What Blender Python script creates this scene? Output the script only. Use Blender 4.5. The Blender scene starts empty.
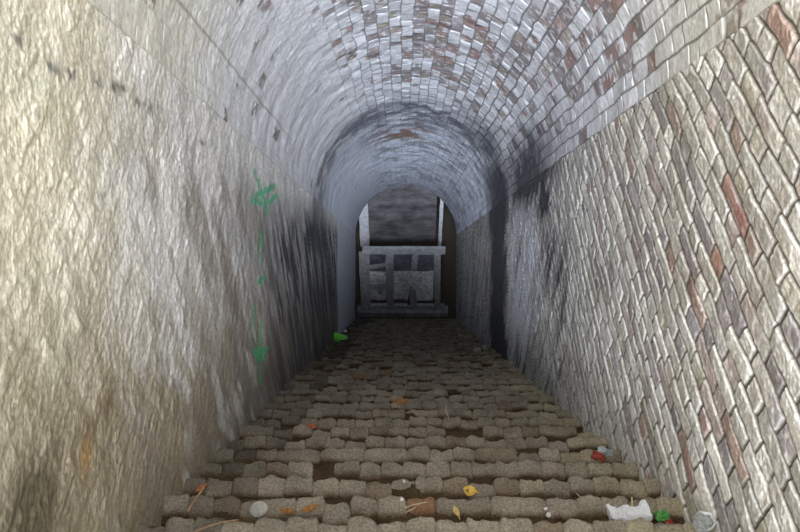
import bpy, bmesh, math, random
import numpy as np
from mathutils import Vector, Matrix
from mathutils.bvhtree import BVHTree

random.seed(7)
rng = np.random.default_rng(11)
SC = bpy.context.scene
COL = SC.collection

# ------------------------------------------------------------------ frame
TH = math.radians(47.0); CT, ST = math.cos(TH), math.sin(TH)
F = 780.0                      # focal length in px of an 800 px frame
CX, CY = 402.0, 275.0          # where the tunnel axis meets the picture
H = 0.84                       # camera height above the nosing line
WL, WR = 0.892, 1.07
XC = (WR - WL) / 2; R = (WR + WL) / 2
NS = 0.781                     # springing height
SEND = 15.24
STEP = 0.278                   # along the slope
GO, RISE = STEP * CT, STEP * ST
Z0 = SEND * ST + H * CT        # puts the bottom landing at z = 0


def W(x, s, n):
    return (x, s * CT + n * ST, -s * ST + n * CT + Z0)


def Wa(x, s, n):
    return np.stack([x + 0 * s, s * CT + n * ST, -s * ST + n * CT + Z0], -1)


def ray(px, py):
    d = Vector(W((px - CX) / F, 1.0, (CY - py) / F)) - Vector(W(0, 0, 0))
    return Vector(W(0, 0, 0)), d.normalized()


def at_y(px, py, Y):
    o, d = ray(px, py)
    return o + d * ((Y - o.y) / d.y)


# ------------------------------------------------------------------ noise
def hash2(ix, iy, seed):
    ix = ix.astype(np.int64); iy = iy.astype(np.int64)
    h = (ix * 374761393 + iy * 668265263 + seed * 1442695041) & 0x7fffffff
    h = ((h ^ (h >> 13)) * 1274126177) & 0x7fffffff
    h = ((h ^ (h >> 16)) * 2246822519) & 0x7fffffff
    return ((h ^ (h >> 15)) & 0xffffff) / float(0xffffff)


def vnoise(u, v, seed=0):
    iu = np.floor(u); iv = np.floor(v)
    fu = u - iu; fv = v - iv
    fu = fu * fu * (3 - 2 * fu); fv = fv * fv * (3 - 2 * fv)
    a = hash2(iu, iv, seed); b = hash2(iu + 1, iv, seed)
    c = hash2(iu, iv + 1, seed); d = hash2(iu + 1, iv + 1, seed)
    return (a * (1 - fu) + b * fu) * (1 - fv) + (c * (1 - fu) + d * fu) * fv


def fbm(u, v, sc, seed=0, octv=4, gain=0.5):
    t = 0; amp = 1; tot = 0
    for k in range(octv):
        t = t + amp * vnoise(u * sc + 17.3 * k, v * sc - 9.1 * k, seed + k * 31)
        tot += amp; amp *= gain; sc *= 2.03
    return t / tot


def sst(a, b, x):
    t = np.clip((x - a) / (b - a), 0, 1)
    return t * t * (3 - 2 * t)


def mix(c, col, m):
    return c * (1 - m[..., None]) + np.array(col) * m[..., None]


# ------------------------------------------------------------------ materials
def mat_surface(name, rough=0.9, bump=0.25, bscale=120, var=0.35, vscale=60, spec=0.2, attr=True, col=(.5, .5, .5), metal=0.0, stretch=None):
    m = bpy.data.materials.new(name); m.use_nodes = True
    nt = m.node_tree; N = nt.nodes; L = nt.links
    b = N['Principled BSDF']
    b.inputs['Roughness'].default_value = rough
    b.inputs['Metallic'].default_value = metal
    b.inputs['Specular IOR Level'].default_value = spec
    tc = N.new('ShaderNodeTexCoord')
    vec = tc.outputs['Object']
    if stretch:
        mp = N.new('ShaderNodeMapping'); mp.inputs['Scale'].default_value = stretch
        L.new(vec, mp.inputs['Vector']); vec = mp.outputs['Vector']
    n1 = N.new('ShaderNodeTexNoise'); n1.inputs['Scale'].default_value = vscale
    n1.inputs['Detail'].default_value = 6; n1.inputs['Roughness'].default_value = .65
    L.new(vec, n1.inputs['Vector'])
    mr = N.new('ShaderNodeMapRange')
    mr.inputs['From Min'].default_value = .3; mr.inputs['From Max'].default_value = .7
    mr.inputs['To Min'].default_value = 1 - var; mr.inputs['To Max'].default_value = 1 + var
    L.new(n1.outputs['Fac'], mr.inputs['Value'])
    if attr:
        a = N.new('ShaderNodeAttribute'); a.attribute_name = 'Col'; src = a.outputs['Color']
    else:
        a = N.new('ShaderNodeRGB'); a.outputs[0].default_value = (*col, 1); src = a.outputs[0]
    vm = N.new('ShaderNodeVectorMath'); vm.operation = 'SCALE'
    L.new(src, vm.inputs[0]); L.new(mr.outputs['Result'], vm.inputs['Scale'])
    L.new(vm.outputs['Vector'], b.inputs['Base Color'])
    if bump > 0:
        n2 = N.new('ShaderNodeTexNoise'); n2.inputs['Scale'].default_value = bscale
        n2.inputs['Detail'].default_value = 5
        L.new(vec, n2.inputs['Vector'])
        bp = N.new('ShaderNodeBump'); bp.inputs['Strength'].default_value = bump; bp.inputs['Distance'].default_value = .01
        L.new(n2.outputs['Fac'], bp.inputs['Height'])
        L.new(bp.outputs['Normal'], b.inputs['Normal'])
    return m


M_WALL = mat_surface('limewashed_brick', bump=.4, bscale=90, var=.32, vscale=60)
M_VAULT = mat_surface('vault_brick', bump=.3, bscale=80, var=.2, vscale=40)
M_STEP = mat_surface('worn_step_brick', bump=.6, bscale=150, var=.48, vscale=120)


def solid(name, col, **k):
    return mat_surface(name, attr=False, col=col, **k)


# ------------------------------------------------------------------ mesh helpers
def mesh_obj(name, verts, faces, mat, parent=None, cols=None, smooth=True):
    me = bpy.data.meshes.new(name)
    verts = np.asarray(verts, dtype=np.float32).reshape(-1, 3)
    if isinstance(faces, np.ndarray):
        nf, k = faces.shape
        me.vertices.add(len(verts)); me.vertices.foreach_set('co', verts.ravel())
        me.loops.add(nf * k); me.loops.foreach_set('vertex_index', faces.astype(np.int32).ravel())
        me.polygons.add(nf)
        me.polygons.foreach_set('loop_start', np.arange(0, nf * k, k, dtype=np.int32))
        me.polygons.foreach_set('loop_total', np.full(nf, k, dtype=np.int32))
        me.update(calc_edges=True)
    else:
        me.from_pydata([tuple(v) for v in verts], [], faces); me.update()
    if cols is not None:
        at = me.color_attributes.new('Col', 'FLOAT_COLOR', 'POINT')
        c4 = np.ones((len(verts), 4), dtype=np.float32); c4[:, :3] = np.clip(cols.reshape(-1, 3), 0, 1)
        at.data.foreach_set('color', c4.ravel())
    if smooth:
        me.polygons.foreach_set('use_smooth', np.ones(len(me.polygons), dtype=bool))
    me.materials.append(mat)
    o = bpy.data.objects.new(name, me); COL.objects.link(o)
    if parent:
        o.parent = parent; o.matrix_parent_inverse = Matrix.Translation(-parent.location)
        o.matrix_parent_inverse = Matrix.Identity(4)
    return o


def grid_faces(nr, nc, flip=False):
    i = np.arange(nr - 1)[:, None] * nc + np.arange(nc - 1)[None, :]
    i = i.ravel()
    f = np.stack([i, i + 1, i + 1 + nc, i + nc], -1)
    return f[:, ::-1] if flip else f


def tag(o, label=None, cat=None, group=None, kind=None):
    if label: o['label'] = label
    if cat: o['category'] = cat
    if group: o['group'] = group
    if kind: o['kind'] = kind
    return o


def empty(name, loc):
    o = bpy.data.objects.new(name, None); o.empty_display_size = .1
    COL.objects.link(o); o.location = loc
    return o


def bm_obj(name, bm, mat, parent=None, smooth=False):
    me = bpy.data.meshes.new(name); bmesh.ops.recalc_face_normals(bm, faces=bm.faces)
    bm.to_mesh(me); bm.free()
    if smooth:
        for p in me.polygons: p.use_smooth = True
    me.materials.append(mat)
    o = bpy.data.objects.new(name, me); COL.objects.link(o)
    if parent: o.parent = parent
    return o


# ------------------------------------------------------------------ tunnel shell
def s_samples(lo, start, n):
    a = np.linspace(lo, start, 240, endpoint=False)
    b = 1 / np.linspace(1 / start, 1 / (SEND + .02), n)
    return np.concatenate([a, b])


def bricks(u, v, bw, bh, seed, wob=.012):
    """running bond: returns joint distance, brick id hashes and in-brick coords"""
    wu = (fbm(u, v, 6, seed + 50, 2) - .5) * wob * 2.0
    wv = (fbm(u, v, 5, seed + 80, 3) - .5) * wob * 2.4
    uu = u + wu; vv = v + wv
    row = np.floor(vv / bh)
    per = bw * 1.5                       # one stretcher and one header
    off = (row % 2) * .5 * per + (hash2(row, row * 0 + 3, seed) - .5) * .06
    c0 = np.floor((uu + off) / per)
    f0 = (uu + off) - c0 * per
    cut = bw * (1 + (hash2(c0, row, seed + 5) - .5) * .16)
    head = f0 > cut
    ln = np.where(head, per - cut, cut)
    fu = np.where(head, f0 - cut, f0)
    col = c0 * 2 + head
    fv = vv - row * bh
    du = np.minimum(fu, ln - fu); dv = np.minimum(fv, bh - fv)
    return row, col, fu / ln, fv / bh, du, dv


def face_of(s, n):
    return s * CT + n * ST, -s * ST + n * CT


def blob(s, n, s0, n0, rs, rn):
    return np.exp(-(((s - s0) / rs) ** 2 + ((n - n0) / rn) ** 2))


def wallpix(px, py, w):
    """surface coordinates (s, n) of a mark on a side wall"""
    s = F * w / abs(px - CX)
    return s, (CY - py) * s / F


# ---- right wall: clearly laid bricks, worn whitewash
def build_right():
    s1 = s_samples(-.6, 1.7, 900); n1 = np.linspace(-1.12, NS + .004, 400)
    n, s = np.meshgrid(n1, s1, indexing='ij')
    u, v = face_of(s, n)
    row, col, fu, fv, du, dv = bricks(u, v, .232, .078, 1)
    j = np.minimum(du / .011, dv / .009)
    far = sst(5, 10, s)
    edge = sst(.0, 1.0, j)
    h1 = hash2(col, row, 21); h2 = hash2(col, row, 22); h3 = hash2(col, row, 23); h4 = hash2(col, row, 24)
    relief = edge * .009 + edge * ((h1 - .5) * .006 + (h2 - .5) * .008 * (fu - .5) * 2 + (h3 - .3) * .006 * (fv - .5) * 2)
    relief += (fbm(u, v, 9, 3, 4) - .5) * .012 + (fbm(u, v, 60, 5, 3) - .5) * .005
    x = WR - relief + .008
    # colour
    big = fbm(u, v, 1.3, 40, 3); med = fbm(u, v, 8, 44, 4); fine = fbm(u, v, 40, 48, 4)
    c = np.ones(s.shape + (3,)) * np.array([.71, .675, .605])
    c *= (.70 + .50 * h4)[..., None]
    c = mix(c, (.36, .31, .25), .55 * sst(.48, .68, fbm(u, v, 5, 52, 4)))
    c = mix(c, (.64, .63, .62), sst(2.6, 4.5, s) * .55)
    # exposed brick tones, mostly near the mouth
    near = 1 - sst(2.8, 4.6, s)
    pexp = .16 + .36 * near * sst(.25, .52, big)
    ex = sst(.0, .12, pexp - h1 + (med - .5) * .5) * sst(.30, .55, fine + .12 * near) * edge
    tone = np.where(h2[..., None] < .09, np.array([.40, .22, .18]), np.where(h2[..., None] < .60, np.array([.29, .245, .28]), np.where(h2[..., None] < .82, np.array([.46, .345, .325]), np.array([.38, .34, .24]))))
    c = c * (1 - .74 * ex[..., None]) + tone * .74 * ex[..., None]
    for (px, py) in ((718, 262), (660, 15), (735, 215), (790, 20)):
        a, b = wallpix(px, py, WR); uu, vv = face_of(np.array([a]), np.array([b]))
        r0, c0 = bricks(uu, vv, .232, .078, 1)[:2]
        c = mix(c, (.42, .15, .11), .7 * ((row == r0[0]) & (col == c0[0])) * edge * sst(.2, .5, fine + .2))
    # greenish cream lime toward the mouth and the springing
    c = mix(c, (.54, .51, .41), .30 * near * sst(.45, .7, big + .25 * sst(.1, .7, n)))
    # joints
    c = mix(c, (.05, .04, .03), (1 - edge) * .95 * (1 - .45 * far) * sst(.25, .5, med + .18))
    rim = sst(.7, 1.2, j) * (1 - sst(1.2, 2.4, j)) * sst(.5, .65, med)
    c = mix(c, (.84, .82, .77), rim * .6)
    # soot and damp, standing in world-vertical streaks
    st = fbm(u * 1.0, v * .12, 16, 60, 4); st2 = fbm(u, v * .35, 5, 64, 3)
    soot = sst(7.65, 8.1, s + .9 * (st2 - .5)) * (1 - sst(9.0, 9.8, s + 1.2 * (st2 - .5))) * .96
    ctr = 5.95 - (NS - n) * .65                         # leaning damp band
    band = np.exp(-((s - ctr - .9 * (st2 - .5)) / .42) ** 2) * sst(-.8, .35, n + .9 * (st - .5)) * (.55 + .6 * sst(.35, .6, st))
    streak = sst(.54, .70, st) * sst(4.4, 5.4, s) * (1 - sst(7.5, 8, s)) * .55
    top = blob(s, n, 6.6, NS + .12, 1.35, .36) * 1.5
    base = (1 - sst(-.85, -.35, n + .35 * (st - .5))) * sst(4.2, 6.5, s) * .45
    soot = np.clip(np.maximum.reduce([soot, band * .95, streak, top * (.5 + st)]) + base, 0, .97)
    soot = np.maximum(soot, sst(9, 9.6, s) * (.30 + .35 * sst(.45, .65, st)))
    c = mix(c, (.05, .05, .058), soot)
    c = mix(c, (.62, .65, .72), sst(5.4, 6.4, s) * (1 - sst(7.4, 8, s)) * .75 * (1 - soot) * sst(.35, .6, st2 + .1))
    x[-1] = WR + .09; n[-1] = NS + .012
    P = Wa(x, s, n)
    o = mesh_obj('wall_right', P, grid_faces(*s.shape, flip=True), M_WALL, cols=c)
    tag(o, 'right brick wall of the stair tunnel with flaking whitewash and black soot bands', kind='structure')


# ---- left wall: thick limewash, bricks only ghosting through
def build_left():
    s1 = s_samples(-.6, 1.45, 900); n1 = np.linspace(-1.12, NS + .004, 400)
    n, s = np.meshgrid(n1, s1, indexing='ij')
    u, v = face_of(s, n)
    row, col, fu, fv, du, dv = bricks(u, v, .232, .078, 2, wob=.02)
    edge = sst(0, 1.6, np.minimum(du / .012, dv / .012))
    h1 = hash2(col, row, 31); h2 = hash2(col, row, 32); h3 = hash2(col, row, 33)
    big = fbm(u, v, 1.2, 140, 3); med = fbm(u, v, 7, 144, 4); fine = fbm(u, v, 38, 148, 4)
    show = sst(.42, .62, med)
    relief = edge * .0012 * show + edge * ((h1 - .5) * .003 + (h2 - .5) * .006 * (fu - .5) * 2 + (h3 - .5) * .003 * (fv - .5) * 2)
    relief += (fbm(u, v * .8, 4, 103, 4, .42) - .5) * .013 + (fbm(u, v, 50, 105, 3) - .5) * .005
    x = -(WL - relief + .004)
    c = np.ones(s.shape + (3,)) * np.array([.76, .715, .58])
    c = mix(c, (.74, .73, .705), sst(2.0, 3.0, s + .9 * (big - .5)) * .9)
    c *= (.95 + .08 * h2)[..., None]
    c *= (.74 + .50 * med)[..., None]
    c *= (.86 + .28 * fine)[..., None]
    # yellow-green algae and ochre
    near = 1 - sst(2.3, 3.4, s)
    c = mix(c, (.50, .45, .30), .40 * near * sst(.48, .68, fbm(u, v, 4, 150, 4)))
    c = mix(c, (.42, .44, .30), .32 * near * sst(.55, .72, fbm(u, v, 6, 155, 4)))
    c = mix(c, (.70, .69, .66), .5 * sst(.55, .7, fbm(u, v, 3, 160, 4)) * sst(1.9, 2.4, s))
    # open joints: cracks
    crack = (1 - sst(0, .5, du / .012)) * sst(.70, .80, h1) + .6 * (1 - sst(0, .5, dv / .012)) * sst(.78, .88, h3)
    c = mix(c, (.11, .085, .055), np.clip(crack, 0, 1) * .75 * sst(.35, .55, fine))
    st = fbm(u, v * .14, 15, 170, 4); st2 = fbm(u, v * .4, 5, 174, 3)
    # brown grime low on the wall
    low = (1 - sst(-.58, .16, n + .6 * (st - .5))) * sst(1.4, 1.9, s)
    c = mix(c, (.26, .215, .135), .90 * low * sst(.18, .48, st2 + .1))
    brown = sst(3.2, 4.2, s) * (1 - sst(7, 8, s)) * (1 - sst(.0, .55, n)) * sst(.42, .6, st)
    c = mix(c, (.16, .115, .08), .6 * brown)
    grey = sst(3.0, 4.6, s) * (.25 + .45 * sst(.4, .6, st2)) * (1 - sst(.35, .74, n))
    c = mix(c, (.27, .26, .25), grey * .85)
    # black damp section
    damp = sst(4.9, 6.2, s + 1.0 * (st - .5) + .55 * n * 0) * (1 - sst(10.6, 11.1, s)) * (1 - sst(.28, .72, n + .35 * (st - .5) - .18 * sst(6, 8, s)))
    mot = sst(.50, .66, fbm(u, v * .3, 9, 178, 4)) * sst(2.2, 3.2, s) * (1 - sst(.35, .7, n))
    c = mix(c, (.22, .185, .15), .55 * mot)
    c = mix(c, (.72, .71, .69), .5 * sst(.56, .7, fbm(u, v * .3, 10, 181, 4)) * sst(2.2, 3, s) * (1 - sst(4.5, 5.5, s)))
    c = mix(c, (.045, .047, .057), np.clip(damp * 1.0, 0, .95) * (.45 + .55 * sst(.36, .56, st)) * (1 - .35 * (1 - sst(-.7, -.2, n))))
    ring = sst(7.7, 8.0, s + .5 * (st2 - .5)) * (1 - sst(8.8, 9.6, s)) * .5
    c = mix(c, (.06, .06, .07), ring)
    c = mix(c, (.50, .55, .62), sst(10.9, 11.2, s) * .75)  # bluish light from the lower chamber painted onto the end of the wall
    # dark patch at the foot by the camera
    a, b = wallpix(35, 520, WL); c = mix(c, (.10, .085, .05), np.clip(1.5 * blob(s, n, a, b, .15, .14) * sst(.3, .5, st2 + .05), 0, .85))
    a, b = wallpix(110, 405, WL); c = mix(c, (.17, .12, .07), .8 * blob(s, n, a, b, .06, .05))
    a, b = wallpix(97, 430, WL); c = mix(c, (.17, .12, .07), .7 * blob(s, n, a, b, .05, .05))
    a, b = wallpix(90, 455, WL); c = mix(c, (.46, .25, .09), np.clip(.8 * blob(s, n, a, b, .035, .05) * (fine + .4), 0, .9))
    # faded dark paint dabs in a row
    for (px, py, r) in ((20, 40, .012), (53, 68, .018), (72, 73, .02), (98, 81, .02), (116, 87, .022), (124, 88, .014), (138, 102, .016), (149, 107, .022), (160, 108, .012), (187, 124, .014), (203, 143, .016)):
        a, b = wallpix(px, py, WL); c = mix(c, (.16, .155, .14), np.clip(1.1 * blob(s, n, a, b, r * 1.9, r * .9) * sst(.30, .55, fine + .05), 0, .85))
    # green spray paint, a broken upright line of strokes
    g = np.zeros_like(s)
    strokes = [((256, 172), (262, 190), .018), ((258, 196), (275, 186), .016), ((262, 190), (268, 212), .020), ((254, 200), (262, 203), .016), ((266, 204), (277, 196), .014),
               ((262, 232), (262, 246), .014), ((260, 250), (263, 268), .012), ((259, 282), (266, 278), .014),
               ((256, 306), (254, 322), .013), ((254, 322), (252, 345), .010), ((262, 326), (260, 350), .016), ((256, 352), (268, 350), .018), ((258, 356), (264, 358), .02), ((261, 358), (262, 384), .011)]
    for p, q, r in strokes:
        a0, b0 = wallpix(*p, WL); a1, b1 = wallpix(*q, WL)
        A = np.array([a0, b0]); D = np.array([a1 - a0, b1 - b0]); dd = (D ** 2).sum()
        t = np.clip(((s - a0) * D[0] + (n - b0) * D[1]) / dd, 0, 1)
        ds = s - a0 - t * D[0]; dn = n - b0 - t * D[1]
        g = np.maximum(g, np.exp(-((ds / (r * 3.4)) ** 2 + (dn / (r * 1.7)) ** 2)))
    gm = sst(.18, .85, g * (.25 + 1.4 * fbm(u, v, 26, 190, 4)))
    c = mix(c, (.07, .47, .22), gm * .82)
    x[-1] = -WL - .09; n[-1] = NS + .012
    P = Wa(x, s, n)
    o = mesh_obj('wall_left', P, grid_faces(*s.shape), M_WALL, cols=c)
    tag(o, 'left tunnel wall under thick cream limewash with green spray paint and black damp', kind='structure')


# ---- vault
def build_vault():
    s1 = s_samples(-.6, 2.6, 820); p1 = np.linspace(0, math.pi, 560)      # phi = 0 right springing
    p, s = np.meshgrid(p1, s1, indexing='ij')
    a = p * R
    row, col, fu, fv, du, dv = bricks(s, a, .215, .086, 3, wob=.012)
    left = sst(1.9, 2.35, p)                       # plastered-over left haunch
    gap = hash2(row, row * 0 + 9, 77)              # some courses have wide open beds
    gw = .006 + .007 * sst(.55, .9, gap) * (1 - sst(1.2, 1.7, p))
    j = np.minimum(du / .007, dv / gw)
    edge = sst(0, 1, j)
    h1 = hash2(col, row, 41); h2 = hash2(col, row, 42); h3 = hash2(col, row, 43); h4 = hash2(col, row, 44)
    big = fbm(s, a, 1.1, 240, 3); med = fbm(s, a, 7, 244, 4); fine = fbm(s, a, 34, 248, 4)
    k = 1 - .75 * left
    relief = edge * .004 * k + edge * k * ((h1 - .5) * .006 + (h2 - .5) * .008 * (fv - .5) * 2 + (h3 - .5) * .005 * (fu - .5) * 2)
    relief += (fbm(s, a, 6, 203, 4, .4) - .5) * .012 + (fbm(s, a, 40, 205, 3) - .5) * .003
    lip = sst(7.75, 7.95, s + .25 * (fbm(s * .3, a, 3, 207, 2) - .5)) * .0
    r = R + .008 - relief
    r[0] = R + .07; r[-1] = R + .07
    c = np.ones(s.shape + (3,)) * np.array([.76, .765, .80])
    c *= (.86 + .24 * h4)[..., None]
    c = mix(c, (.70, .67, .57), (1 - sst(2.6, 4.2, s + 1.0 * (big - .5))) * .8)
    c = mix(c, (.74, .745, .75), left * .6)
    c = mix(c, (.69, .665, .575), sst(2.3, 2.9, p) * (1 - sst(2.8, 4.2, s)) * .8)
    # flaked bricks, thick over the crown and right haunch up to the ring
    zone = (1 - sst(6.7, 7.7, s)) * (1 - sst(1.85, 2.5, p)) * (.55 + .45 * sst(.35, .6, big))
    pexp = .03 + .44 * zone * (.35 + .9 * sst(.38, .58, fbm(s, a, 1.9, 246, 2)))
    ex = sst(0, .10, pexp - h1 + (med - .5) * .45) * sst(.34, .52, fine + .14 * h3) * edge
    t3 = h2[..., None]
    tone = np.where(t3 < .26, np.array([.31, .18, .15]), np.where(t3 < .55, np.array([.24, .18, .175]), np.where(t3 < .8, np.array([.31, .26, .265]), np.array([.34, .28, .22]))))
    c = c * (1 - .85 * ex[..., None]) + tone * .85 * ex[..., None]
    # a few on the left haunch, and the brown patch just below the ring
    ex2 = sst(.955, .965, h1) * edge * sst(.4, .6, fine + .1) * (1 - sst(7.5, 8, s))
    c = mix(c, (.17, .14, .13), .8 * ex2)
    br = np.exp(-((s - 9.7) / .40) ** 2 - ((p - 1.62) / .36) ** 2)
    jd = (1 - edge) * (1 - .85 * left) * (1 - .25 * sst(7.5, 9, s))
    c = mix(c, (.06, .05, .045), np.clip(jd * .9 * sst(.28, .5, med + .1 + .25 * (1 - sst(1.0, 1.6, p))), 0, .92))
    # construction joint seams on the left haunch
    seam = np.exp(-((p - 2.86 - .02 * (med - .5)) / .007) ** 2) * (1 - sst(5, 7, s)) + .6 * np.exp(-((p - 2.66) / .006) ** 2) * (1 - sst(3.2, 4.4, s))
    c = mix(c, (.20, .17, .14), np.clip(seam, 0, 1) * .6)
    # soot ring and right haunch soot
    wv = .45 * (fbm(s * .4, a, 3, 260, 3) - .5)
    ringm = np.exp(-((s - 8.1 - 1.6 * wv) / .32) ** 2) * (.15 + .5 * sst(.3, .6, med)) * (1 - .7 * sst(2.1, 2.7, p)) + .62 * sst(7.75, 8.3, s + wv) * (1 - sst(8.4, 10.6, s)) * (.5 + .8 * sst(.35, .65, med))
    ringm = ringm * .85
    ringc = np.clip(ringm, 0, .85)
    c = mix(c, (.15, .16, .20), ringc)
    ringm = np.maximum(ringm * .25, sst(7.7, 8.1, s + wv) * (1 - sst(9.0, 10.0, s)) * (1 - sst(.25, .75, p)) * .95)
    rs = np.exp(-((s - 6.6 - wv) / 1.25) ** 2) * (1 - sst(.12, .62, p + .35 * (med - .5)))
    edge2 = np.exp(-((s - 7.9 - wv) / .5) ** 2) * (1 - sst(.6, 1.25, p)) * .65
    soot = np.clip(np.maximum.reduce([ringm, rs * 1.05, edge2]), 0, .93)
    c = mix(c, (.06, .062, .075), soot)
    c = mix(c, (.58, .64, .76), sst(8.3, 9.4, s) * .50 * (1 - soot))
    c = mix(c, (.10, .09, .09), .5 * sst(8, 9, s) * sst(.5, .68, med) * (1 - left))
    c = mix(c, (.25, .15, .10), np.clip(1.3 * br * sst(.38, .56, med + .12 * (h3 - .5)), 0, .85))
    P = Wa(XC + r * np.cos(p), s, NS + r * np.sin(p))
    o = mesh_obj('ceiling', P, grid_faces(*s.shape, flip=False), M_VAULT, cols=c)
    tag(o, 'barrel vault of brick courses with flaking whitewash and a sooty ring', kind='structure')


build_right(); build_left(); build_vault()

# ------------------------------------------------------------------ stairs
def rounded_box(nx, ny, nz, k=7.0):
    bm = bmesh.new()
    idx = {}
    def vert(i, j, l):
        if (i, j, l) not in idx:
            p = np.array([2 * i / nx - 1, 2 * j / ny - 1, 2 * l / nz - 1])
            r = (np.abs(p) ** k).sum() ** (1 / k)
            idx[(i, j, l)] = bm.verts.new(p / r)
        return idx[(i, j, l)]
    for i in range(nx):
        for j in range(ny):
            for l in (0, nz):
                q = [vert(i, j, l), vert(i + 1, j, l), vert(i + 1, j + 1, l), vert(i, j + 1, l)]
                bm.faces.new(q if l else q[::-1])
    for i in range(nx):
        for l in range(nz):
            for j in (0, ny):
                q = [vert(i, j, l), vert(i + 1, j, l), vert(i + 1, j, l + 1), vert(i, j, l + 1)]
                bm.faces.new(q[::-1] if j else q)
    for j in range(ny):
        for l in range(nz):
            for i in (0, nx):
                q = [vert(i, j, l), vert(i, j + 1, l), vert(i, j + 1, l + 1), vert(i, j, l + 1)]
                bm.faces.new(q if i else q[::-1])
    bm.verts.index_update()
    v = np.array([tuple(a.co) for a in bm.verts]); f = np.array([[a.index for a in q.verts] for q in bm.faces])
    bm.free()
    return v, f


TPL = {True: rounded_box(8, 8, 4, 9), False: rounded_box(4, 4, 2, 6)}
stairs = empty('brick_staircase', W(XC, SEND, -H))
tag(stairs, 'long flight of worn grey brown brick steps running down between the tunnel walls', 'staircase')
ALLV, ALLF = [], []; voff = 0
k = 0
first = 5
nstep = int((SEND - .02) / STEP)
for k in range(first, nstep + 1):
    s0 = SEND - (nstep - k) * STEP - .02
    _, yk, zk = W(0, s0, -H)
    near = s0 < 7.5
    tv, tf = TPL[near]
    V, Fc, C = [], [], []; off = 0
    # dirt body with uneven top, behind and under the nosing bricks
    nx = 60 if near else 24; ny = 8
    gx = np.linspace(-WL - .03, WR + .03, nx); gy = np.linspace(-.05 - GO, -.028, ny)
    Y, X = np.meshgrid(gy, gx, indexing='ij')
    Z = -.017 + (fbm(X + k * 3.7, Y, 9, 300, 3) - .5) * .022 + 0 * X
    top = np.stack([X, Y + yk, Z + zk], -1).reshape(-1, 3)
    bot = top.copy(); bot[:, 2] = zk - RISE - .06
    V += [top, bot]; ft = grid_faces(ny, nx); Fc += [ft, ft[:, ::-1] + nx * ny]
    fr = np.arange(nx - 1) + (ny - 1) * nx; bk = np.arange(nx - 1)
    Fc += [np.stack([fr + 1, fr, fr + nx * ny, fr + 1 + nx * ny], -1), np.stack([bk, bk + 1, bk + 1 + nx * ny, bk + nx * ny], -1)]
    dcol = np.ones((nx * ny, 3)) * np.array([.066, .043, .022]) * (.5 + fbm(X + k, Y, 14, 310, 3).reshape(-1, 1))
    C += [dcol, dcol * .6]; off = 2 * nx * ny
    # nosing course and the riser course under it
    for course in (0, 1):
        x = -WL - .03 + random.uniform(0, .05) * course
        while x < WR - .02:
            w = random.choice((.098, .102, .105, .108, .112))
            if random.random() < .10: w = .212
            x1 = min(x + w, WR + .03)
            if random.random() > (.005 if course == 0 else .0):
                dep = random.uniform(.080, .094) * (1 - .48 * min(1, max(0, (s0 - 3.2) / 5))) if course == 0 else .10
                inset = max(0, random.gauss(.004, .006)) if course == 0 else .012
                if course == 0 and random.random() < .10: inset += random.uniform(.012, .03)
                hh = .078 if course == 0 else .092
                zt = (random.gauss(-.002, .004) if course == 0 else -.080)
                p = tv.copy()
                g = -.005
                P = np.empty_like(p)
                P[:, 0] = (x + x1) / 2 + p[:, 0] * ((x1 - x) / 2 - g)
                P[:, 1] = -inset - dep / 2 + p[:, 1] * dep / 2
                P[:, 2] = zt - hh / 2 + p[:, 2] * hh / 2
                fc = np.clip((p[:, 1] - .25) / .75, 0, 1) ** 2
                P[:, 0] -= np.sign(p[:, 0]) * fc * np.abs(p[:, 0]) ** 3 * random.uniform(.003, .014)
                sd = random.uniform(0, 90)
                nz = fbm(P[:, 0] * 1 + sd, P[:, 1] + P[:, 2] * .7, 22, 320, 3) - .5
                n2 = fbm(P[:, 0] + sd, P[:, 1] * 1.3 - P[:, 2], 26, 330, 3) - .5
                wear = (p[:, 1] > .55) * 1.0
                P[:, 1] += n2 * (.020 + .022 * wear); P[:, 2] += nz * .016
                P[:, 0] += (fbm(P[:, 1] + sd, P[:, 2], 30, 340, 2) - .5) * .006
                # worn hollow, back sunk into dirt
                P[:, 2] -= np.clip(-.15 - p[:, 1], 0, 1) * .012 * (p[:, 2] > 0)
                P[:, 2] += math.tan(random.gauss(0, .05)) * (P[:, 0] - (x + x1) / 2)
                V.append(P + np.array([0, yk, zk])); Fc.append(tf + off); off += len(P)
                t = random.random()
                b = np.array([.240, .212, .170]) * random.uniform(.90, 1.09)
                if t < .05: b = np.array([.19, .155, .115])
                elif t < .09: b = np.array([.27, .23, .17])
                elif t < .098: b = np.array([.24, .14, .085])
                if x > WR - .30: b = b * .4 + np.array([.36, .32, .22]) * .6 * random.uniform(.7, 1.1)
                if x < -WL + .22: b = b * random.uniform(.40, .85)
                cc = np.ones_like(P) * b
                m = fbm(P[:, 0] * 1.0 + sd * .0 + k * 1.7, P[:, 1], 11, 350, 4)
                cc *= (.62 + .76 * m)[:, None]
                dirt = np.clip(sst(.05, -.9, p[:, 1]) * .0 + sst(-.15, -.85, p[:, 1]) if False else 1 - sst(-.95, -.25, p[:, 1] + .7 * (m - .5)), 0, 1)
                cc = mix(cc, (.080, .048, .020), dirt * .92)
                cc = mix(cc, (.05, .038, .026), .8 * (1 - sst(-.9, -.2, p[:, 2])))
                cc = cc * np.array([1, .985, .96]) * (1 - .50 * min(1, max(0, (s0 - 3.5) / 5.5)))  # lower steps coloured darker, weaker light down the tunnel put into the colour
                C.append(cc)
            x = x1
    V = np.concatenate(V); Fc = np.concatenate(Fc); C = np.concatenate(C)
    V[:, 0] = np.clip(V[:, 0], -WL - .03, WR + .03)
    ALLV.append(V); ALLF.append(Fc + voff); voff += len(V)
    mesh_obj('step', V - np.array(stairs.location), Fc, M_STEP, parent=stairs, cols=C)
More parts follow.
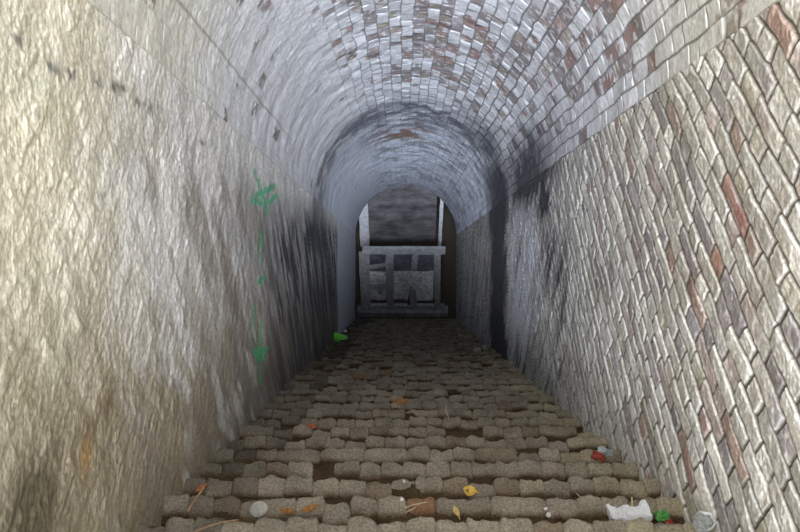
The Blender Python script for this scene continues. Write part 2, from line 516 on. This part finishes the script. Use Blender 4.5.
BVH = BVHTree.FromPolygons([tuple(v) for v in np.concatenate(ALLV)], [tuple(int(i) for i in f) for f in np.concatenate(ALLF)])


def on_step(px, py):
    o, d = ray(px, py)
    hit, nrm, i, dist = BVH.ray_cast(o, d)
    return hit


# ramp slab under the steps
fl = mesh_obj('floor', [W(-WL - .1, -.6, -H - .42), W(WR + .1, -.6, -H - .42), W(WR + .1, SEND, -H - .42), W(-WL - .1, SEND, -H - .42)], [(0, 1, 2, 3)], solid('dark_earth', (.05, .04, .03)), smooth=False)
tag(fl, kind='structure')

# ------------------------------------------------------------------ bottom chamber
_, YE, ZE = W(0, SEND, -H)
YB = YE + 1.35
_, YT, ZT = W(0, SEND, NS + R)
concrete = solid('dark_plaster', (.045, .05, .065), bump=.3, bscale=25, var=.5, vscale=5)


def quad(name, pts, mat, kind='structure', label=None):
    o = mesh_obj(name, pts, [(0, 1, 2, 3)], mat, smooth=False); tag(o, label, kind=kind); return o


XL, XR2 = -1.5, 1.7; ZC = ZT + .1
YF = YT + .04
quad('floor_landing', [(XL, YE - .1, ZE - .03), (XR2, YE - .1, ZE - .03), (XR2, YF + 1.6, ZE - .03), (XL, YF + 1.6, ZE - .03)], solid('landing_dirt', (.06, .05, .04)))
quad('wall_back', [(XL, YF + 1.6, ZE - .03), (XR2, YF + 1.6, ZE - .03), (XR2, YF + 1.6, ZC), (XL, YF + 1.6, ZC)], concrete, label='dark plastered end wall of the chamber at the bottom of the stairs')
quad('wall_back_left', [(XL, YE - .1, ZE - .03), (XL, YF + 1.6, ZE - .03), (XL, YF + 1.6, ZC), (XL, YE - .1, ZC)], concrete)
quad('wall_back_right', [(XR2, YE - .1, ZE - .03), (XR2, YF + 1.6, ZE - .03), (XR2, YF + 1.6, ZC), (XR2, YE - .1, ZC)], concrete)
quad('ceiling_back', [(XL, YT - .05, ZC), (XR2, YT - .05, ZC), (XR2, YF + 1.6, ZC), (XL, YF + 1.6, ZC)], concrete)
# ring face around the foot of the vault closing the chamber
rv, rf = [], []
nseg = 40
prof = [(WR, -1.12)] + [(XC + R * math.cos(t), NS + R * math.sin(t)) for t in np.linspace(0, math.pi, nseg)] + [(-WL, -1.12)]
for (x, n) in prof:
    dx, dn = x - XC, n - NS
    q = 1.9 / max(abs(dx), .001) if abs(dx) * 1.3 > abs(dn) else 2.4 / max(abs(dn), .001)
    sc = max(q, 1.25)
    rv.append(W(x, SEND, n)); rv.append(W(XC + dx * 1.5, SEND, NS + dn * (1.5 if n > NS else 1)))
for i in range(len(prof) - 1): rf.append((2 * i, 2 * i + 1, 2 * i + 3, 2 * i + 2))
o = mesh_obj('wall_end', rv, rf, concrete, smooth=False); tag(o, kind='structure')


# ------------------------------------------------------------------ timber gate at the foot
def board(name, px0, py0, px1, py1, Y, thick, mat, parent, seed=0, skew=(0, 0)):
    """a board standing in the vertical plane y = Y, with worn, slightly uneven edges"""
    a = at_y(px0, py1, Y); b = at_y(px1, py0, Y)
    x0, z0, x1, z1 = a.x, a.z, b.x, b.z
    bm = bmesh.new(); r = random.Random(seed)
    nx = max(2, int(abs(x1 - x0) / .12)); nz = max(2, int(abs(z1 - z0) / .12))
    fr = [[None] * (nx + 1) for _ in range(nz + 1)]; bk = [[None] * (nx + 1) for _ in range(nz + 1)]
    for j in range(nz + 1):
        for i in range(nx + 1):
            jx = r.uniform(-.006, .006) if i in (0, nx) else 0
            jz = r.uniform(-.006, .006) if j in (0, nz) else 0
            x = x0 + (x1 - x0) * i / nx + jx + skew[0] * j / nz; z = z0 + (z1 - z0) * j / nz + jz + skew[1] * i / nx
            fr[j][i] = bm.verts.new((x, Y + r.uniform(-.002, .002), z)); bk[j][i] = bm.verts.new((x, Y + thick, z))
    for j in range(nz):
        for i in range(nx):
            bm.faces.new((fr[j][i], fr[j][i + 1], fr[j + 1][i + 1], fr[j + 1][i]))
            bm.faces.new((bk[j][i], bk[j + 1][i], bk[j + 1][i + 1], bk[j][i + 1]))
    for i in range(nx):
        bm.faces.new((fr[0][i], bk[0][i], bk[0][i + 1], fr[0][i + 1])); bm.faces.new((fr[nz][i], fr[nz][i + 1], bk[nz][i + 1], bk[nz][i]))
    for j in range(nz):
        bm.faces.new((fr[j][0], fr[j + 1][0], bk[j + 1][0], bk[j][0])); bm.faces.new((fr[j][nx], bk[j][nx], bk[j + 1][nx], fr[j + 1][nx]))
    bmesh.ops.bevel(bm, geom=[e for e in bm.edges if e.is_manifold and e.calc_face_angle(0) > 1.0], offset=.006, segments=1, affect='EDGES')
    if parent:
        bmesh.ops.translate(bm, verts=bm.verts, vec=-Vector(parent.location))
    return bm_obj(name, bm, mat, parent)


YG = YE + .16
wood = solid('pale_weathered_timber', (.30, .31, .325), bump=.4, bscale=30, var=.35, vscale=12)
woodd = solid('grey_timber', (.24, .245, .25), bump=.4, bscale=30, var=.4, vscale=10)
pc = at_y(403, 313, YG)
gate = empty('timber_gate', (pc.x, YG, ZE - .03))
tag(gate, 'broken grey timber gate frame with empty panels at the foot of the stairs', 'gate')
T = .07
board('bottom_rail', 362, 306, 445, 313, YG, T, wood, gate, 1)
board('top_rail', 363, 249, 446, 254.5, YG, T, wood, gate, 2)
board('stile', 362, 254.5, 369.5, 306, YG, T, wood, gate, 3)
board('stile', 435, 254.5, 444, 306, YG, T, wood, gate, 4, skew=(-.05, 0))
board('mullion', 387, 254.5, 394, 306, YG + .004, T * .8, wood, gate, 5)
board('broken_mullion', 411.5, 254.5, 417.5, 270, YG + .004, T * .8, wood, gate, 6, skew=(.03, 0))
board('broken_mullion', 411, 289.5, 418, 306, YG + .004, T * .8, wood, gate, 7, skew=(-.03, 0))
board('cross_rail', 369.5, 284, 387, 290, YG + .004, T * .8, wood, gate, 8)
board('slat_or_shade_strip', 379, 290, 383.5, 294, YG + .006, .03, wood, gate, 9)
board('slat_or_shade_strip', 369.5, 266.5, 386, 269.5, YG + .012, .03, wood, gate, 10, skew=(0, .07))
dark = solid('shadow_gap_dark', (.03, .03, .035))  # for dark strips added as the shade in the gaps by stub and stile
bs = board('slat_or_shade_strip', 408, 288, 411, 306, YG + .03, .03, dark, gate, 31, skew=(.04, 0)); bs['label'] = 'dark strip standing in for the shadow gap beside the stub'
bs = board('slat_or_shade_strip', 434, 256, 436, 306, YG + .04, .03, dark, gate, 32); bs['label'] = 'dark strip standing in for the shadow gap beside the stub'
sl = board('sill', 358, 313, 449, 318.5, YG - .10, .2, woodd, None, 11)
sl.name = 'timber_sill'; tag(sl, 'grey timber sill lying under the broken gate at the last step', 'sill')

# pale masonry behind the gate
masonry = solid("pale_rubble_masonry", (.78, .80, .83), bump=.9, bscale=22, var=.5, vscale=16)
shaded_top = solid("shaded_block_top", (.10, .10, .115), bump=.5, bscale=22, var=.5, vscale=10)  # block top coloured darker, as shade against its lit front
def block(name, px0, py0, px1, py1, Y, thick, mat, seed):
    a = at_y(px0, py1, Y); b = at_y(px1, py0, Y)
    bm = bmesh.new(); bmesh.ops.create_cube(bm, size=1)
    bmesh.ops.subdivide_edges(bm, edges=bm.edges, cuts=9, use_grid_fill=True)
    r = random.Random(seed)
    for v in bm.verts:
        v.co = Vector(((a.x + b.x) / 2 + v.co.x * (b.x - a.x), Y + thick / 2 + v.co.y * thick, (a.z + b.z) / 2 + v.co.z * (b.z - a.z)))
        if v.co.y < Y + thick * .1: v.co += Vector((r.uniform(-.01, .01), r.uniform(-.03, .02), r.uniform(-.015, .015)))
    return bm_obj(name, bm, mat, None)
ob = block('masonry_block', 371, 271, 434.5, 309, YG + .34, .50, masonry, 3)
tag(ob, 'pale rough masonry block seen through the panels of the broken gate', 'masonry')
zlow = min(v.co.z for v in ob.data.vertices)
for v in ob.data.vertices:
    if v.co.z < zlow + .12: v.co.z = ZE - .03
ob.data.materials.append(shaded_top)
for p in ob.data.polygons:
    if p.normal.z > .6: p.material_index = 1

# posts and dark panel above
post = solid('pale_post_paint', (.50, .51, .55), bump=.3, bscale=20, var=.3, vscale=14)
panelm = solid('dark_sheet', (.10, .095, .10), bump=.15, bscale=8, var=.8, vscale=2.6, rough=.65, spec=.3, stretch=(1, 1, 2.2))
pl = board('post', 361.5, 199, 368, 256, YF + .06, .09, post, None, 21); tag(pl, 'pale upright post left of the dark panel at the tunnel foot', 'post', 'posts beside the panel')
pr = board('post', 438, 196, 444.5, 256, YF + .06, .09, post, None, 22); tag(pr, 'pale upright post right of the dark panel at the tunnel foot', 'post', 'posts beside the panel')
pn = board('panel', 367.5, 176, 438.5, 256, YF + .20, .05, panelm, None, 23)
pn.name = 'sheet_panel'; tag(pn, 'dark grey stained sheet panel filling the arch above the gate', 'panel')


# ------------------------------------------------------------------ litter
def frame_at(px, py, lift=0.0):
    p = on_step(px, py)
    return Vector((p.x, p.y, p.z + lift))


def crumple(bm, amp, seed):
    r = random.Random(seed)
    for v in bm.verts: v.co += Vector((r.gauss(0, amp), r.gauss(0, amp), r.gauss(0, amp)))


def thing_from(name, bm, mat, loc, rz, label, cat, group=None, smooth=False):
    zmin = min(v.co.z for v in bm.verts)
    bmesh.ops.translate(bm, verts=bm.verts, vec=(0, 0, -zmin))
    o = bm_obj(name, bm, mat, None, smooth)
    o.location = loc; o.rotation_euler = (0, 0, rz)
    return tag(o, label, cat, group)


def leaf_bm(L, Wd, curl, seed):
    bm = bmesh.new(); r = random.Random(seed); n = 8; rows = []
    for i in range(n + 1):
        t = i / n; w = Wd * math.sin(math.pi * min(1, t * .92 + .06)) ** .8 * (1 + r.uniform(-.15, .15))
        y = (t - .5) * L; z = curl * (2 * t - 1) ** 2
        rows.append([bm.verts.new((-w / 2, y, z + curl * .8)), bm.verts.new((0, y, z)), bm.verts.new((w / 2, y, z + curl * .6))])
    for i in range(n):
        for q in (0, 1): bm.faces.new((rows[i][q], rows[i][q + 1], rows[i + 1][q + 1], rows[i + 1][q]))
    st = [bm.verts.new((-.0015, -L / 2 - .3 * L, curl)), bm.verts.new((.0015, -L / 2 - .3 * L, curl))]
    bm.faces.new((st[0], st[1], rows[0][2], rows[0][0]))
    return bm


def stick_bm(L, r0, bend, seed, seg=6):
    bm = bmesh.new(); r = random.Random(seed); n = 7; rings = []
    for i in range(n + 1):
        t = i / n; c = Vector(((t - .5) * L, bend * math.sin(math.pi * t), r.uniform(0, .002)))
        rr = r0 * (1 - .35 * t)
        rings.append([bm.verts.new(c + Vector((0, rr * math.cos(2 * math.pi * q / seg), rr * math.sin(2 * math.pi * q / seg)))) for q in range(seg)])
    for i in range(n):
        for q in range(seg):
            bm.faces.new((rings[i][q], rings[i][(q + 1) % seg], rings[i + 1][(q + 1) % seg], rings[i + 1][q]))
    bm.faces.new(rings[0][::-1]); bm.faces.new(rings[-1])
    return bm


# crumpled white plastic sheet: two flared lobes pinched in the middle
white = solid('white_plastic_film', (.74, .75, .78), bump=.3, bscale=60, var=.12, vscale=30, rough=.5, spec=.4)
bm = bmesh.new(); n, m = 22, 16; g = []
r = random.Random(5)
for i in range(n):
    t = i / (n - 1); wid = .030 + .022 * math.cos(2 * math.pi * t) ** 2 + .004 * r.random(); hgt = .020 + .010 * math.cos(2 * math.pi * t) ** 2
    g.append([bm.verts.new(((t - .5) * .15, .8 * wid * math.cos(2 * math.pi * q / m) + r.gauss(0, .002), hgt * .62 * math.sin(2 * math.pi * q / m) * (1 + .3 * math.sin(3 * q + 9 * t)) + .012 * math.sin(7 * t + .7) + r.gauss(0, .002))) for q in range(m)])
for i in range(n - 1):
    for q in range(m): bm.faces.new((g[i][q], g[i][(q + 1) % m], g[i + 1][(q + 1) % m], g[i + 1][q]))
bm.faces.new(g[0][::-1]); bm.faces.new(g[-1])
thing_from('plastic_wrapper', bm, white, frame_at(627, 516, -.004), math.radians(8), 'crumpled white plastic wrapper lying on a lower right step', 'litter')


def scrap_bm(Lx, Ly, amp, seed, cuts=6):
    bm = bmesh.new(); bmesh.ops.create_grid(bm, x_segments=cuts, y_segments=cuts, size=.5)
    r = random.Random(seed); a, b, c = (r.uniform(0, 6) for _ in range(3))
    for v in bm.verts:
        x, y = v.co.x, v.co.y
        v.co = Vector((x * Lx + r.gauss(0, .06) * Lx * .5, y * Ly + r.gauss(0, .05) * Ly * .5, amp * (math.sin(5 * x + a) * math.cos(4 * y + b) + .6 * math.sin(9 * x - 7 * y + c)) + r.gauss(0, amp * .25)))
    ret = bmesh.ops.solidify(bm, geom=bm.faces[:], thickness=.002)
    return bm


red = solid('red_wrapper', (.36, .07, .05), var=.4, vscale=50, rough=.5)
green = solid('green_wrapper', (.12, .36, .10), var=.4, vscale=50, rough=.5)
foil = solid('grey_foil', (.30, .33, .34), var=.4, vscale=40, rough=.4)


def wrapper(loc, rz, label, m1, m2, s1, s2, off, p1, p2):
    e = empty('sweet_wrapper', loc); e.rotation_euler = (0, 0, rz); tag(e, label, 'litter')
    b1 = scrap_bm(*s1, 3); z = min(v.co.z for v in b1.verts); bmesh.ops.translate(b1, verts=b1.verts, vec=(0, 0, -z))
    a = bm_obj(p1, b1, m1, e); b2 = scrap_bm(*s2, 8); z = min(v.co.z for v in b2.verts)
    bmesh.ops.translate(b2, verts=b2.verts, vec=Vector(off) + Vector((0, 0, -z + .003)))
    b = bm_obj(p2, b2, m2, e); a['label'] = m1.name.replace('_', ' '); b['label'] = m2.name.replace('_', ' ')


wrapper(frame_at(598, 457), -.35, 'torn red and grey sweet wrapper at the right end of a step', red, foil, (.062, .045, .010), (.075, .04, .008), (.028, .035, .006), 'red_scrap', 'foil_scrap')
wrapper(frame_at(660, 517), .3, 'small green and red sweet wrapper beside the crumpled white plastic', green, red, (.05, .04, .012), (.03, .025, .006), (.02, -.03, 0), 'green_scrap', 'red_scrap')

# leaves
yel = solid('yellow_leaf', (.62, .40, .08), var=.25, vscale=60, rough=.7)
pal = solid('pale_leaf', (.52, .38, .14), var=.25, vscale=60, rough=.7)
ora = solid('dry_orange_leaf', (.27, .13, .045), var=.45, vscale=60, rough=.8)
rus = solid('rust_leaf', (.33, .11, .05), var=.35, vscale=60, rough=.8)
LG = 'fallen leaves on the steps'
thing_from('leaf', leaf_bm(.052, .050, .010, 1), yel, frame_at(470, 491, .002), 1.3, 'bright yellow fallen leaf near the middle of a step', 'leaf', LG, True)
thing_from('leaf', leaf_bm(.045, .022, .006, 2), pal, frame_at(457, 511, .002), .35, 'small pale yellow leaf one step nearer than the bright yellow leaf', 'leaf', LG, True)
thing_from('leaf', leaf_bm(.055, .028, .006, 3), ora, frame_at(289, 511, .002), 1.4, 'dry orange leaf right beside the round white shell, left one of a pair', 'leaf', LG, True)
thing_from('leaf', leaf_bm(.060, .032, .008, 4), ora, frame_at(311, 509, .002), 1.9, 'dry orange leaf, right one of the pair to the right of the round white shell', 'leaf', LG, True)
thing_from('leaf', leaf_bm(.045, .025, .006, 5), rus, frame_at(203, 489, .002), 2.2, 'small rust red leaf at the left end of a step', 'leaf', LG, True)
thing_from('leaf', leaf_bm(.055, .04, .008, 6), rus, frame_at(313, 427, .002), 1.2, 'rust red leaf on a higher step left of centre', 'leaf', LG, True)
thing_from('leaf', leaf_bm(.08, .05, .008, 9), ora, frame_at(402, 402, .002), 1.5, 'brown orange leaf farther down in the middle of the stairs', 'leaf', LG, True)

# round white shell with ribs
bm = bmesh.new(); rings = []
for i in range(7):
    t = i / 6; rr = .034 * math.sin(t * math.pi / 2)
    rings.append([bm.verts.new((rr * math.cos(2 * math.pi * q / 28) * 1.05, rr * math.sin(2 * math.pi * q / 28) * .95, .016 * math.cos(t * math.pi / 2) + (.0016 * t if q % 2 else -.0012 * t))) for q in range(28)] if i else [bm.verts.new((0, 0, .017))])
for q in range(28): bm.faces.new((rings[0][0], rings[1][q], rings[1][(q + 1) % 28]))
for i in range(1, 6):
    for q in range(28): bm.faces.new((rings[i][q], rings[i + 1][q], rings[i + 1][(q + 1) % 28], rings[i][(q + 1) % 28]))
bmesh.ops.solidify(bm, geom=bm.faces[:], thickness=.003)
shellm = solid('white_shell', (.70, .68, .62), var=.2, vscale=70)
thing_from('shell', bm, shellm, frame_at(260, 509, .0), .4, 'round white ribbed shell lying on a lower left step', 'shell')

# green bottle lying on its side far down by the left wall
glass = bpy.data.materials.new('green_glass'); glass.use_nodes = True
b = glass.node_tree.nodes['Principled BSDF']; b.inputs['Base Color'].default_value = (.22, .85, .08, 1); b.inputs['Roughness'].default_value = .12
b.inputs['Transmission Weight'].default_value = .35
prof = [(0, .0), (.034, .0), (.040, .008), (.040, .14), (.034, .165), (.016, .20), (.014, .25), (.017, .252), (.017, .262), (0, .262)]
prof = [(r * 1.5, z * 1.2) for r, z in prof]
bm = bmesh.new(); ns = 20; rr = [[bm.verts.new(((r) * math.cos(2 * math.pi * q / ns), z - .13, r * math.sin(2 * math.pi * q / ns))) for q in range(ns)] if r > 0 else [bm.verts.new((0, z - .13, 0))] for r, z in prof]
for i in range(len(rr) - 1):
    for q in range(ns):
        a, c = rr[i], rr[i + 1]; q2 = (q + 1) % ns
        if len(a) == 1: bm.faces.new((a[0], c[q], c[q2]))
        elif len(c) == 1: bm.faces.new((a[q], c[0], a[q2]))
        else: bm.faces.new((a[q], c[q], c[q2], a[q2]))
thing_from('bottle', bm, glass, frame_at(339, 340, -.004), 1.15, 'bright green bottle lying by the left wall far down the stairs', 'bottle', smooth=True)

# straws and sticks
straw = solid('pale_straw', (.55, .48, .32), var=.2, vscale=60)
stick = solid('brown_stick', (.30, .20, .12), var=.3, vscale=60)
SG = 'straw stalks on the steps'
for (px, py, L, r0, bend, rz, mt, lab) in (
        (418, 505, .13, .0022, .006, .25, straw, 'long pale straw stalk on a lower step in the middle'),
        (412, 508, .09, .0018, -.005, .55, straw, 'shorter pale straw just left of the long one'),
        (577, 494, .06, .0022, .004, -.9, straw, 'pale straw two steps beyond the white wrapper'),
        (449, 412, .11, .0022, .012, 1.75, straw, 'pale straw standing out on a mid step right of centre'),
        (632, 503, .055, .0035, .0, 1.4, straw, 'stubby pale straw just beyond the white wrapper')):
    thing_from('straw', stick_bm(L, r0, bend, int(px)), mt, frame_at(px, py, .001), rz, lab, 'straw', SG)
thing_from('stick', stick_bm(.11, .005, .004, 3), stick, frame_at(198, 500, .001), 1.15, 'short brown stick at the left end of a lower step', 'stick', 'sticks on the steps')
thing_from('stick', stick_bm(.19, .0045, .012, 4), stick, frame_at(213, 529, .001), .35, 'long brown stick at the bottom left of the nearest step', 'stick', 'sticks on the steps')


def stone(px, py, size, mat, label, seed, group='pale chips on the steps', name='stone_chip'):
    bm = bmesh.new(); bmesh.ops.create_icosphere(bm, subdivisions=2, radius=size); r = random.Random(seed)
    sx, sy, sz = r.uniform(.8, 1.3), r.uniform(.7, 1.1), r.uniform(.5, .8)
    for v in bm.verts: v.co = Vector((v.co.x * sx, v.co.y * sy, v.co.z * sz)) * (1 + r.uniform(-.14, .14))
    thing_from(name, bm, mat, frame_at(px, py, -.002), r.uniform(0, 3), label, 'stone', group)


chip = solid('white_chip', (.66, .64, .60), var=.2, vscale=50)
rub = solid('lime_rubble', (.22, .21, .18), var=.4, vscale=40)
stone(546, 508, .008, chip, 'small white chip on a lower step, upper left of two', 1)
stone(549, 514, .009, chip, 'small white chip on a lower step, lower right of two', 2)
stone(405, 481, .007, chip, 'tiny white chip on a step left of the yellow leaf', 3)
stone(403, 499, .008, chip, 'tiny white chip on the tread behind the long straw', 8)
stone(346, 332, .035, chip, 'small white lump beside the green bottle', 4)
stone(478, 352, .045, rub, 'pale lump of fallen lime near the right wall, larger of two', 5, 'fallen lime lumps')
stone(486, 348, .035, rub, 'pale lump of fallen lime near the right wall, smaller of two', 6, 'fallen lime lumps')

# clear crushed cup in the bottom right corner
clear = bpy.data.materials.new('clear_plastic'); clear.use_nodes = True
b = clear.node_tree.nodes['Principled BSDF']; b.inputs['Base Color'].default_value = (.85, .87, .86, 1); b.inputs['Roughness'].default_value = .2
b.inputs['Transmission Weight'].default_value = .6
bm = bmesh.new(); r = random.Random(9); rg = []
for i in range(8):
    t = i / 7; rad = .020 + .012 * t + .004 * math.sin(14 * t)
    rg.append([bm.verts.new((rad * math.cos(2 * math.pi * q / 18) * (1 + .2 * math.sin(2 * q)), rad * math.sin(2 * math.pi * q / 18), .055 * t + r.gauss(0, .002))) for q in range(18)])
for i in range(7):
    for q in range(18): bm.faces.new((rg[i][q], rg[i][(q + 1) % 18], rg[i + 1][(q + 1) % 18], rg[i + 1][q]))
bm.faces.new(rg[0][::-1])
bmesh.ops.solidify(bm, geom=bm.faces[:], thickness=.001)
thing_from('plastic_cup', bm, clear, frame_at(700, 526, -.002), .4, 'crushed clear plastic cup against the right wall by the nearest step', 'cup')

# ------------------------------------------------------------------ light
w = bpy.data.worlds.new('sky'); SC.world = w; w.use_nodes = True
bg = w.node_tree.nodes['Background']; bg.inputs['Color'].default_value = (.97, .98, 1.0, 1); bg.inputs['Strength'].default_value = 5.7


def axis_light(name, kind, energy, up, yaw, angle=None, col=(1, 1, 1), loc=(0, -3, 0)):
    d = bpy.data.lights.new(name, kind); d.energy = energy; d.color = col
    o = bpy.data.objects.new(name, d); COL.objects.link(o); o.location = W(*loc)
    v = Vector(W(math.tan(math.radians(yaw)), 1, math.tan(math.radians(up)))) - Vector(W(0, 0, 0))
    o.rotation_euler = v.to_track_quat('-Z', 'Y').to_euler()
    if angle: d.angle = math.radians(angle)
    return o


axis_light('fill_vault', 'SUN', 8.5, 9, 0, 10, (.78, .86, 1))  # added fill lamps down the tunnel for the deep vault and walls
axis_light('fill_right', 'SUN', 3.0, 4.5, 7, 8, (.9, .93, 1))
axis_light('fill_left', 'SUN', 3.0, 4.5, -7, 8, (.9, .93, 1))

# ------------------------------------------------------------------ camera
cam = bpy.data.cameras.new('camera'); cam.sensor_width = 36; cam.lens = 36 * F / 800; cam.clip_start = .02
co = bpy.data.objects.new('camera', cam); COL.objects.link(co); co.location = W(0, 0, 0)
co.rotation_euler = (math.pi / 2 - TH + math.atan(9 / F), 0, math.atan(2 / F))
SC.camera = co
SC.view_settings.view_transform = 'Standard'
SC.view_settings.look = 'None'
SC.view_settings.exposure = 0.0
